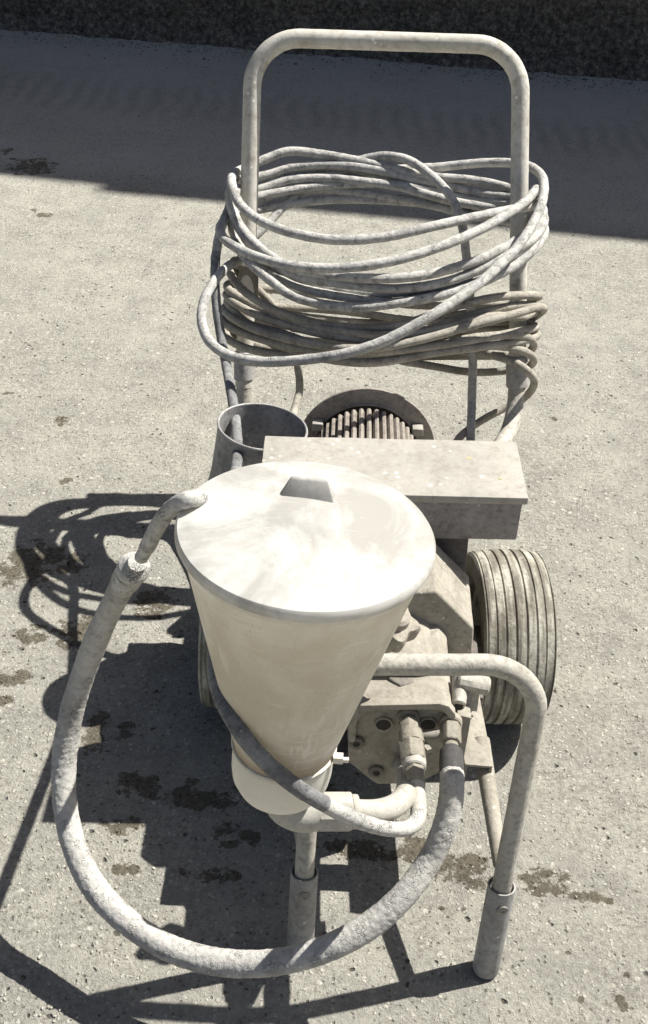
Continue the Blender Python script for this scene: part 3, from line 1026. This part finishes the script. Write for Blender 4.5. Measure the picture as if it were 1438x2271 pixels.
# hexagon plug on the pump, mostly under the stand
k = MB()
c = PY(893, 1496, 1.225)
k.lathe([(0.0195, 0), (0.0215, 0.002), (0.0215, 0.013), (0.0195, 0.015)], c - Vector((0, 0, 0.016)), (0, 0, 1), 6, phase=0.35)
obj('hexagon_plug', k, MAT['plug'], ROOT, bevel=0.0012)

# adjusting knob behind the funnel
kb = MB()
c = PY(872, 1385, 1.205)
axk = Vector((0.22, -0.25, 1)).normalized()
prof = [(0.011, -0.05), (0.016, -0.045), (0.017, -0.022), (0.019, -0.020), (0.028, -0.018), (0.031, -0.013), (0.032, 0.004), (0.029, 0.010), (0.019, 0.012), (0.018, 0.022), (0.014, 0.026)]
seg = 48
N = Vector((1, 0, 0))
N = (N - axk * N.dot(axk)).normalized()
B = axk.cross(N)
vs, fs = [], []
for r, h in prof:
    for q in range(seg):
        a = 2 * math.pi * q / seg
        rr = r * (1 + (0.17 * math.cos(5 * a + 0.3) if r > 0.022 else 0.0))
        vs.append(c + axk * h + (N * math.cos(a) + B * math.sin(a)) * rr)
for i in range(len(prof) - 1):
    for q in range(seg):
        q2 = (q + 1) % seg
        fs.append((i * seg + q, i * seg + q2, (i + 1) * seg + q2, (i + 1) * seg + q))
fs.append(tuple(range(seg - 1, -1, -1)))
fs.append(tuple((len(prof) - 1) * seg + q for q in range(seg)))
kb.add(vs, fs)
obj('adjusting_knob', kb, MAT['cast'], ROOT)

# drain lever on the rail
lv = MB()
c = PY(1036, 1520, 1.215)
lv.cyl(c + Vector((-0.014, 0.0, 0.008)), c + Vector((0.030, -0.004, 0.004)), 0.0115, 0.0135, 10, ch=0.003)
lv.cyl(c + Vector((-0.012, -0.028, -0.012)), c + Vector((-0.008, 0.012, 0.004)), 0.0105, 0.012, 14, ch=0.002)
lv.box(c + Vector((0.006, 0.004, -0.024)), (0.024, 0.022, 0.036))
lever = obj('drain_valve', lv, MAT['tube'], ROOT, jitter=0.0015)
k = MB().lathe([(0.0058, 0), (0.0058, 0.002)], c + Vector((-0.012, -0.0285, -0.012)), (0, -1, 0.3), 18)
obj('bore', k, MAT['hole'], lever)
sc = MB()
p0, p1 = PZ(1037, 1560, 0.253), PZ(1050, 1612, 0.253)
for i in range(4):
    q = PZ(1034 + i * 3.2, 1557 + i * 10.5, 0.2535)
    sc.box(q + Vector((0.0, 0, 0.0012)), (0.008, 0.0032, 0.0035))
obj('scale_mark', sc, MAT['plug'], ROOT)
wdg = MB()
wq = [PY(1016, 1594, 1.165), PY(1047, 1600, 1.165), PY(1031, 1690, 1.165), PY(1022, 1694, 1.165)]
wdg.prism([(p.x, p.z) for p in wq], 1.172, 1.20)
obj('side_cheek', wdg, MAT['cast'], ROOT, bevel=0.002)


# --- hydraulic fittings
def hexpiece(name, a, c, r, mat, parent, phase=0.2, ch=0.0018):
    return obj(name, MB().lathe([(r * 0.9, 0), (r, ch), (r, (c - a).length - ch), (r * 0.9, (c - a).length)], a, c - a, 6, phase=phase), mat, parent, bevel=0.0012)


def P2(px, py, Y):
    return PY(px, py, Y)


hf = thing('pressure_fitting', None, None, P2(905, 1600, 1.165), parent=ROOT)
obj('washer', MB().cyl(P2(905, 1588, 1.172), P2(906, 1597, 1.160), 0.0155, 0.0155, 24, ch=0.002), MAT['brass'], hf)
hexpiece('nut', P2(906, 1597, 1.161), P2(909, 1625, 1.142), 0.0140, MAT['brass'], hf, 0.1)
obj('body', MB().lathe([(0.0125, 0), (0.0165, 0.006), (0.017, 0.02), (0.017, 0.026)], P2(909, 1620, 1.146), P2(915, 1655, 1.118) - P2(909, 1620, 1.146), 24), MAT['brass'], hf)
hexpiece('nut', P2(913, 1648, 1.124), P2(918, 1692, 1.090), 0.0185, MAT['brass'], hf, 0.28)
obj('washer', MB().cyl(P2(918, 1688, 1.094), P2(920, 1706, 1.080), 0.0165, 0.0155, 24, ch=0.002), MAT['pvc'], hf)
hexpiece('nut', P2(920, 1704, 1.082), P2(923, 1738, 1.058), 0.0140, MAT['brass'], hf, 0.2)

el = spline([P2(922, 1728, 1.066), P2(926, 1762, 1.042), P2(929, 1796, 1.016), P2(924, 1822, 0.993), P2(905, 1837, 0.972)], 0.004)
obj('elbow', MB().tube(el, lambda s: 0.0112 - 0.0012 * s, 18, bumpy=0.03), MAT['pvc'], hf)

rf = thing('return_fitting', None, None, P2(1000, 1605, 1.165), parent=ROOT)
obj('washer', MB().cyl(P2(1000, 1595, 1.172), P2(1000, 1610, 1.158), 0.0155, 0.016, 24, ch=0.002), MAT['cast'], rf)
hexpiece('nut', P2(1000, 1608, 1.160), P2(1000, 1648, 1.132), 0.0150, MAT['brass'], rf, 0.45)
obj('stem', MB().cyl(P2(1000, 1646, 1.134), P2(1001, 1662, 1.122), 0.0095, 0.0105, 20), MAT['brass'], rf)
obj('ferrule', MB().lathe([(0.0115, 0), (0.0155, 0.006), (0.0165, 0.028), (0.0160, 0.040)], P2(1001, 1660, 1.124), P2(1002, 1704, 1.092) - P2(1001, 1660, 1.124), 26), MAT['rubber'], rf)
# little wing nut between the two fittings
wn = MB()
c = P2(948, 1634, 1.150)
wn.cyl(c + Vector((-0.012, 0, 0.002)), c + Vector((0.018, 0, 0.006)), 0.0075, seg=16)
wn.box(c + Vector((-0.001, -0.012, -0.008)), (0.007, 0.016, 0.007), Matrix.Rotation(0.5, 3, 'Z'))
obj('wing_nut', wn, MAT['rim'], ROOT)

# --- suction pipe below the funnel
HYc = 0.95
sp_pts = [P2(640, 1742, HYc), P2(636, 1782, HYc), P2(664, 1800, HYc - 0.002), P2(720, 1800, HYc)]
obj('elbow', MB().tube(spline(sp_pts, 0.004), lambda s: 0.027 - 0.005 * s, 22), MAT['pvc'], ROOT)
un = MB()
a, c = P2(703, 1800, HYc), P2(779, 1800, HYc + 0.005)
un.lathe([(0.021, 0), (0.0245, 0.002), (0.0245, (c - a).length - 0.002), (0.022, (c - a).length)], a, c - a, 8, phase=0.3)
un.cyl(P2(779, 1800, HYc + 0.005), P2(794, 1800, HYc + 0.006), 0.0205, seg=28, ch=0.001)
obj('union_nut', un, MAT['pvc'], ROOT, bevel=0.0015)
pp = spline([P2(790, 1800, HYc + 0.006), P2(830, 1800, HYc + 0.012), P2(870, 1790, 0.985), P2(900, 1762, 1.04), P2(902, 1725, 1.11), P2(893, 1695, 1.172)], 0.005)
obj('suction_pipe', MB().tube(pp, 0.0145, 22), MAT['pvc'], ROOT)

# --- funnel hopper
LC = PY(680, 1176, HYc)
BC = PY(630, 1655, HYc)
axh = (LC - BC).normalized()
HL_ = (LC - BC).length
fwd_l = (LC - CAM).dot(FWD)
RL = 285.0 * fwd_l / F
fwd_b = (BC - CAM).dot(FWD)
RB = 109.0 * fwd_b / F
f_ = MB()
th = 0.0025
cone = [(RB, 0.0), (RB * 1.02, 0.006), (RL * 0.955, HL_ - 0.022), (RL * 0.985, HL_ - 0.018), (RL * 0.985, HL_ - 0.006), (RL * 0.985 - th, HL_ - 0.006),
        (RL * 0.955 - th, HL_ - 0.024), (RB * 1.02 - th, 0.008), (RB - th, 0.0)]
f_.lathe(cone, BC, axh, 96, caps=False)
hop = obj('hopper', f_, MAT['funnel'], ROOT, origin=BC)
cl = MB()
RCo = 113.0 * fwd_b / F
cl.lathe([(RB * 0.99, 0.004), (RCo * 0.985, 0.002), (RCo, -0.004), (RCo * 1.0, -0.030), (RCo * 0.97, -0.044), (RCo * 0.86, -0.058), (RCo * 0.66, -0.068), (RCo * 0.4, -0.072)], BC, axh, 64, caps=False)
obj('outlet_cup', cl, MAT['cup'], hop, origin=BC - axh * 0.0)
tie = MB()
ring = []
for k in range(48):
    a = 2 * math.pi * k / 48
    N = Vector((1, 0, 0))
    N = (N - axh * N.dot(axh)).normalized()
    B = axh.cross(N)
    ring.append(BC + axh * 0.006 + (N * math.cos(a) + B * math.sin(a)) * (RB * 1.035))
tie.tube(ring, 0.0024, 8, closed=True)
tc = BC + axh * 0.006 + Vector((RB * 1.03, -0.02, 0)) + Vector((0.004, 0, 0))
tie.box(tc, (0.011, 0.009, 0.009))
tie.box(tc + Vector((0.008, -0.002, 0.0)), (0.008, 0.0045, 0.0045))
obj('cable_tie', tie, MAT['tie'], hop)
ld_ = MB()
rise = 0.012
prof = [(RL * 0.97, -0.012), (RL * 1.008, -0.012), (RL * 1.018, -0.009), (RL * 1.018, -0.003), (RL * 1.0, 0.0005), (RL * 0.97, 0.0012)]
for k in range(1, 20):
    q = 1 - k / 20
    prof.append((RL * 0.97 * q, 0.0012 + rise * (1 - q) ** 0.9))
prof.append((0.0005, 0.0012 + rise))
ld_.lathe(prof, LC, axh, 110, caps=False)
N = Vector((1, 0, 0))
N = (N - axh * N.dot(axh)).normalized()
B = axh.cross(N)
for v in ld_.v:                                    # a moulded lid is never quite flat
    d = v - LC
    q = math.hypot(d.dot(N), d.dot(B)) / RL
    if q < 0.96:
        v += axh * (0.0025 * noise.noise(Vector((d.dot(N), d.dot(B), 3.1)) * 14))
obj('hopper_lid', ld_, MAT['lid'], hop, origin=LC)
gr = MB()
gc_ = PZ(683, 1098, LC.z + 0.010)
gx = (PZ(748, 1110, LC.z + 0.01) - PZ(617, 1098, LC.z + 0.01)).normalized()
gyv = axh.cross(gx).normalized()
half = 0.0285
hh = 0.019
b4 = [gc_ + gx * sx * half + gyv * sy * 0.0085 - axh * 0.003 for sx, sy in ((-1, -1), (1, -1), (1, 1), (-1, 1))]
t4 = [gc_ + gx * sx * half * 0.66 + gyv * (sy * 0.0026 + 0.003) + axh * hh for sx, sy in ((-1, -1), (1, -1), (1, 1), (-1, 1))]
gr.hexa(b4, t4)
obj('lid_grip', gr, MAT['lid'], hop, bevel=0.002)

# --- return hose: thick crusted loop from the pump to the lid
rpts = [(1002, 1698, 1.098), (1003, 1740, 1.067), (998, 1790, 1.05), (983, 1845, 1.032), (955, 1905, 1.014), (905, 1975, 0.984), (840, 2038, 0.961), (760, 2088, 0.941), (670, 2122, 0.933), (580, 2137, 0.935),
        (480, 2133, 0.945), (380, 2104, 0.963), (290, 2050, 0.995), (215, 1975, 1.036), (168, 1885, 1.077), (145, 1785, 1.123), (143, 1685, 1.16), (158, 1585, 1.182), (187, 1490, 1.187), (222, 1400, 1.163), (262, 1318, 1.117), (287, 1270, 1.07)]
rl = spline([PY(*p) for p in rpts], 0.0022)


def hose_r(s):
    return 0.0152 + 0.0024 * math.sin(min(1.0, s * 1.15) * math.pi) ** 0.6 + 0.0004 * math.sin(s * 40)


rh = obj('return_hose', MB().tube(rl, hose_r, 40, bumpy=0.055, bscale=190), MAT['return'], ROOT, sharp=180)
cp = MB()
a, c = PY(280, 1286, 1.085), PY(321, 1223, 1.035)
cp.lathe([(0.0165, 0.0), (0.0178, 0.0015), (0.0172, 0.014), (0.0150, 0.022), (0.0156, 0.028), (0.0186, 0.034), (0.0190, 0.046), (0.0175, 0.050), (0.0125, 0.052), (0.0105, 0.062)], a, c - a, 28)
for v in cp.v:
    v += Vector(noise.noise_vector(v * 60)) * 0.0006
obj('hose_coupling', cp, MAT['hose'], rh, sharp=60)
tp = spline([PY(314, 1236, 1.045), PY(331, 1206, 1.022), PY(352, 1164, 0.998), PY(380, 1128, 0.976), (PY(415, 1108, 0.962)), PZ(441, 1106, LC.z + 0.012), PZ(462, 1112, LC.z - 0.012)], 0.003)
obj('return_tube', MB().tube(tp, lambda s: 0.0088 if s > 0.12 else 0.0078, 20, bumpy=0.06, bscale=90), MAT['hose'], rh)

# ------------------------------------------------------------------ paint hose wound on the handle
lead = [P2(923, 1735, 1.062), P2(929, 1780, 1.03), P2(927, 1812, 1.0), P2(905, 1836, 0.97), P2(862, 1838, 0.94), P2(800, 1822, 0.91), P2(720, 1783, 0.885), P2(640, 1732, 0.872), P2(575, 1675, 0.872), P2(525, 1610, 0.885), P2(492, 1545, 0.915), P2(478, 1490, 0.965),
        P2(478, 1420, 1.05), P2(478, 1340, 1.15), P2(482, 1255, 1.28), P2(500, 1150, 1.43), P2(520, 1060, 1.56), P2(527, 1000, 1.66), P2(521, 920, 1.78), P2(508, 840, 1.90)]
PHs = lambda L: [PH(p[0], p[1], p[2] * (2.0 if p[2] < 0 else 1.25)) for p in L]
lead2 = PHs([(493, 760, -0.10), (482, 690, -0.085), (477, 620, -0.075), (480, 560, -0.065), (490, 510, -0.045), (505, 470, 0.0)])
hose_path = PHs([(512, 455, 0.02), (545, 452, 0.05)])
turns = []
# each turn: back run left -> right, round the right upright, front run right -> left, round the left upright
t1 = PHs([(590, 438, .07), (640, 423, .085), (720, 422, .09), (800, 428, .09), (880, 440, .085), (960, 455, .075), (1050, 478, .06), (1140, 492, .045), (1185, 500, .02), (1200, 500, -.02),
          (1180, 535, -.05), (1120, 575, -.075), (1050, 604, -.09), (975, 633, -.1), (890, 648, -.105), (817, 650, -.105), (740, 640, -.1), (683, 625, -.095), (620, 595, -.08), (570, 552, -.065), (530, 500, -.045), (512, 455, -.02), (512, 420, .01)])
t2 = PHs([(535, 428, .045), (590, 416, .065), (640, 400, .075), (720, 395, .08), (800, 402, .08), (890, 415, .075), (960, 435, .065), (1050, 455, .05), (1130, 462, .04), (1180, 462, .03), (1203, 462, .0), (1196, 500, -.03),
          (1150, 530, -.055), (1105, 556, -.08), (1040, 584, -.1), (930, 612, -.115), (800, 617, -.12), (700, 606, -.11), (640, 590, -.1), (570, 545, -.085), (527, 490, -.06), (513, 440, -.03), (520, 400, .01)])
t3 = PHs([(545, 396, .05), (590, 388, .07), (650, 371, .08), (740, 366, .085), (830, 376, .085), (920, 397, .08), (1000, 415, .07), (1090, 432, .05), (1150, 436, .035), (1185, 430, .02), (1190, 420, -.02), (1165, 448, -.055),
          (1110, 484, -.09), (1060, 512, -.11), (960, 553, -.135), (850, 583, -.15), (740, 595, -.15), (640, 588, -.14), (560, 566, -.115), (510, 540, -.085), (489, 516, -.05), (497, 490, .0), (520, 470, .03)])
t4 = PHs([(560, 440, .06), (600, 405, .075), (650, 385, .09), (740, 372, .1), (830, 382, .1), (920, 402, .09), (1010, 400, .08), (1090, 408, .06), (1150, 425, .04), (1190, 440, .02), (1196, 452, -.02), (1140, 464, -.055),
          (1060, 480, -.085), (960, 502, -.11), (850, 526, -.125), (740, 532, -.125), (640, 514, -.115), (575, 488, -.095), (532, 452, -.065), (515, 412, -.035), (519, 386, .01)])
t5 = PHs([(545, 372, .05), (590, 352, .07), (640, 336, .08), (720, 343, .085), (800, 358, .09), (880, 376, .085), (960, 392, .075), (1050, 400, .06), (1130, 418, .045), (1180, 445, .02), (1200, 485, -.01), (1193, 525, -.04),
          (1160, 575, -.065), (1100, 612, -.085), (1004, 648, -.105), (916, 667, -.115), (770, 681, -.12), (654, 658, -.11), (600, 622, -.1), (555, 583, -.085), (528, 550, -.06), (520, 530, -.02), (535, 525, .02)])
t6 = PHs([(560, 527, .04), (600, 490, .06), (640, 448, .08), (690, 418, .1), (780, 392, .11), (880, 376, .11), (970, 371, .10), (1060, 362, .085), (1130, 361, .065), (1170, 367, .045), (1198, 385, .015), (1207, 420, -.03), (1195, 470, -.07),
          (1150, 545, -.12), (1100, 596, -.15), (1050, 638, -.175), (950, 704, -.205), (850, 757, -.215), (770, 783, -.215), (700, 795, -.21), (620, 802, -.2), (560, 801, -.19), (505, 787, -.175), (465, 757, -.16), (448, 715, -.145), (453, 668, -.125), (475, 625, -.10), (505, 592, -.07), (535, 575, -.04)])
path = lead + lead2 + hose_path + t1 + t2 + t3 + t4 + t5 + t6
RH = 0.0092


def ring_of(pts, dx, dy, doff, seed, amp=5.0):
    rr = random.Random(seed)
    return [PH(p[0] + dx + rr.uniform(-amp, amp) * 0.6, p[1] + dy + rr.uniform(-amp, amp), (p[2] * (2.0 if p[2] < 0 else 1.25)) + doff) for p in pts]


sp = spline(path, 0.0065)
mb = MB().tube(sp, RH, 14, bumpy=0.07, bscale=85)
arch = PHs([(640, 372, .10), (720, 368, .105), (790, 357, .10), (850, 346, .09), (905, 355, .075), (957, 390, .05), (997, 432, .02), (1023, 490, .0), (1034, 560, .0), (1041, 640, .01), (1049, 720, .02), (1049, 800, .02), (1047, 880, .015), (1044, 975, -.02), (1040, 1040, -.05)])
mb.tube(spline(arch, 0.0065), 0.0092, 14, bumpy=0.06, bscale=85)
loopA = [(590, 425, .06), (720, 405, .08), (880, 408, .08), (1040, 432, .06), (1150, 452, .03), (1200, 470, .0), (1185, 520, -.05), (1110, 570, -.08), (1000, 612, -.105), (880, 632, -.115), (760, 628, -.115), (650, 603, -.1), (580, 560, -.075), (535, 512, -.05), (514, 462, -.015), (530, 435, .03)]
for dx, dy, do, sd in ((0, 6, 0.0, 3), (2, 34, 0.012, 5)):
    q = ring_of(loopA, dx, dy, do, sd)
    mb.tube(spline(q + [q[0]], 0.0065)[:-1], 0.0088, 14, closed=True, bumpy=0.06, bscale=85)
hose = obj('paint_hose', mb, MAT['hose'], sharp=180)
tag(hose, 'pale plaster coated paint hose coiled round the push handle in loose upper loops', 'hose')
# the lead near the pump is dirtier rubber
hose.data.materials.append(MAT['lead'])
nl = len(lead) + len(lead2)
cut = 0
endp = (lead + lead2)[-3]
best = min(range(len(sp)), key=lambda i: (sp[i] - endp).length)
startp = lead[6]
b0 = min(range(len(sp) // 2), key=lambda i: (sp[i] - startp).length)
for p in hose.data.polygons:
    vi = p.vertices[0]
    if b0 * 14 <= vi < best * 14:
        p.material_index = 1

# ------------------------------------------------------------------ power cable, the lower darker bundle
c1 = PHs([(650, 940, -.06), (652, 915, -.02), (665, 860, .02), (658, 800, .04), (640, 745, .05), (615, 690, .05), (575, 645, .04), (535, 612, .02), (510, 600, -.02),
          (520, 622, -.05), (545, 648, -.07), (590, 678, -.085), (660, 706, -.1), (740, 724, -.105), (820, 728, -.105), (900, 718, -.1), (980, 690, -.09), (1060, 667, -.075), (1130, 656, -.055), (1180, 655, -.03), (1195, 658, .0),
          (1170, 664, .03), (1060, 690, .06), (860, 716, .075), (660, 700, .06), (540, 668, .035), (505, 652, .0), (515, 668, -.04), (560, 694, -.07), (640, 722, -.095), (740, 745, -.11), (800, 752, -.11), (900, 745, -.1), (980, 722, -.085), (1050, 698, -.07), (1130, 680, -.05), (1183, 677, -.02), (1192, 685, .01),
          (1150, 700, .045), (1000, 726, .07), (800, 740, .08), (640, 726, .065), (530, 695, .03), (499, 682, -.01), (512, 702, -.045), (560, 728, -.08), (640, 752, -.105), (740, 769, -.12), (830, 772, -.12), (930, 754, -.11), (1040, 724, -.095), (1130, 700, -.08), (1195, 682, -.05), (1203, 690, -.01),
          (1160, 715, .04), (1000, 750, .07), (800, 762, .08), (640, 750, .065), (530, 720, .03), (498, 706, -.01), (508, 724, -.04), (560, 746, -.075), (640, 768, -.1), (740, 784, -.11), (830, 785, -.11), (930, 772, -.1), (1030, 752, -.085), (1110, 744, -.065), (1165, 747, -.04), (1184, 765, -.01),
          (1160, 785, .035), (1000, 790, .065), (800, 790, .075), (640, 780, .06), (535, 756, .03), (502, 742, -.01), (515, 758, -.04), (560, 776, -.07), (650, 790, -.095), (760, 797, -.1), (860, 792, -.1), (950, 778, -.09), (1040, 768, -.075), (1110, 768, -.06), (1160, 778, -.04), (1184, 797, -.015),
          (1165, 815, .025), (1060, 826, .05), (960, 812, .06), (880, 795, .06), (900, 782, .06), (980, 776, .05), (1060, 783, .02), (1110, 793, -.03), (1150, 808, -.045), (1180, 833, -.04), (1182, 860, -.01), (1155, 888, .03), (1120, 905, .04), (1065, 935, .02), (1020, 970, -.02), (1000, 1010, -.06)])
mb = MB().tube(spline(c1, 0.0065), 0.0083, 14, bumpy=0.05, bscale=85)
loopC = [(600, 655, .05), (760, 672, .07), (920, 690, .07), (1060, 690, .05), (1150, 690, .03), (1190, 700, .0), (1165, 712, -.04), (1080, 722, -.075), (960, 742, -.1), (830, 756, -.115), (720, 748, -.11), (620, 722, -.09), (555, 690, -.06), (512, 660, -.03), (506, 640, .0), (540, 645, .03)]
for dx, dy, do, sd in ((2, -14, 0.006, 11), (-2, 22, 0.0, 12), (0, 44, 0.006, 13)):
    q = ring_of(loopC, dx, dy, do, sd, 6.0)
    mb.tube(spline(q + [q[0]], 0.0065)[:-1], 0.0084, 14, closed=True, bumpy=0.05, bscale=85)
cab = obj('power_cable', mb, MAT['cable'], sharp=180)
tag(cab, 'brownish grey cable bundle wound round the handle below the pale hose', 'cable')

# ------------------------------------------------------------------ bucket behind the funnel
bc = PZ(583, 946, 0.5)
bt = thing('bucket', 'small dark open bucket with pale rim behind the left of the white funnel', 'bucket', (bc.x - 0.012, bc.y, 0.24))
axb = Vector((0.10, 0.0, 1)).normalized()
rb = 99.0 * (bc - CAM).dot(FWD) / F
H = 0.255
base = bc - axb * H
prof = [(rb * 1.16, 0.0), (rb * 1.15, 0.10), (rb * 1.04, 0.16), (rb, H - 0.012), (rb * 1.012, H - 0.004), (rb * 1.012, H), (rb - 0.002, H), (rb - 0.003, H - 0.012), (rb * 1.0 - 0.003, 0.14), (rb * 1.0 - 0.003, 0.135)]
obj('shell', MB().lathe(prof, base, axb, 56, caps=False), MAT['bucket'], bt)
obj('floor', MB().lathe([(rb - 0.003, 0.130), (rb - 0.003, 0.134)], base, axb, 40), MAT['bucket'], bt)
rg = []
N = Vector((1, 0, 0))
N = (N - axb * N.dot(axb)).normalized()
B = axb.cross(N)
for k in range(64):
    a = 2 * math.pi * k / 64
    rg.append(bc + (N * math.cos(a) + B * math.sin(a)) * (rb * 1.0))
obj('rim', MB().tube(rg, 0.0022, 8, closed=True, bumpy=0.15), MAT['sleeve'], bt)
tray = MB()
tray.box((base.x + 0.03, base.y, base.z - 0.006), (0.22, 0.16, 0.008))
obj('tray', tray, MAT['castdark'], ROOT, bevel=0.002)
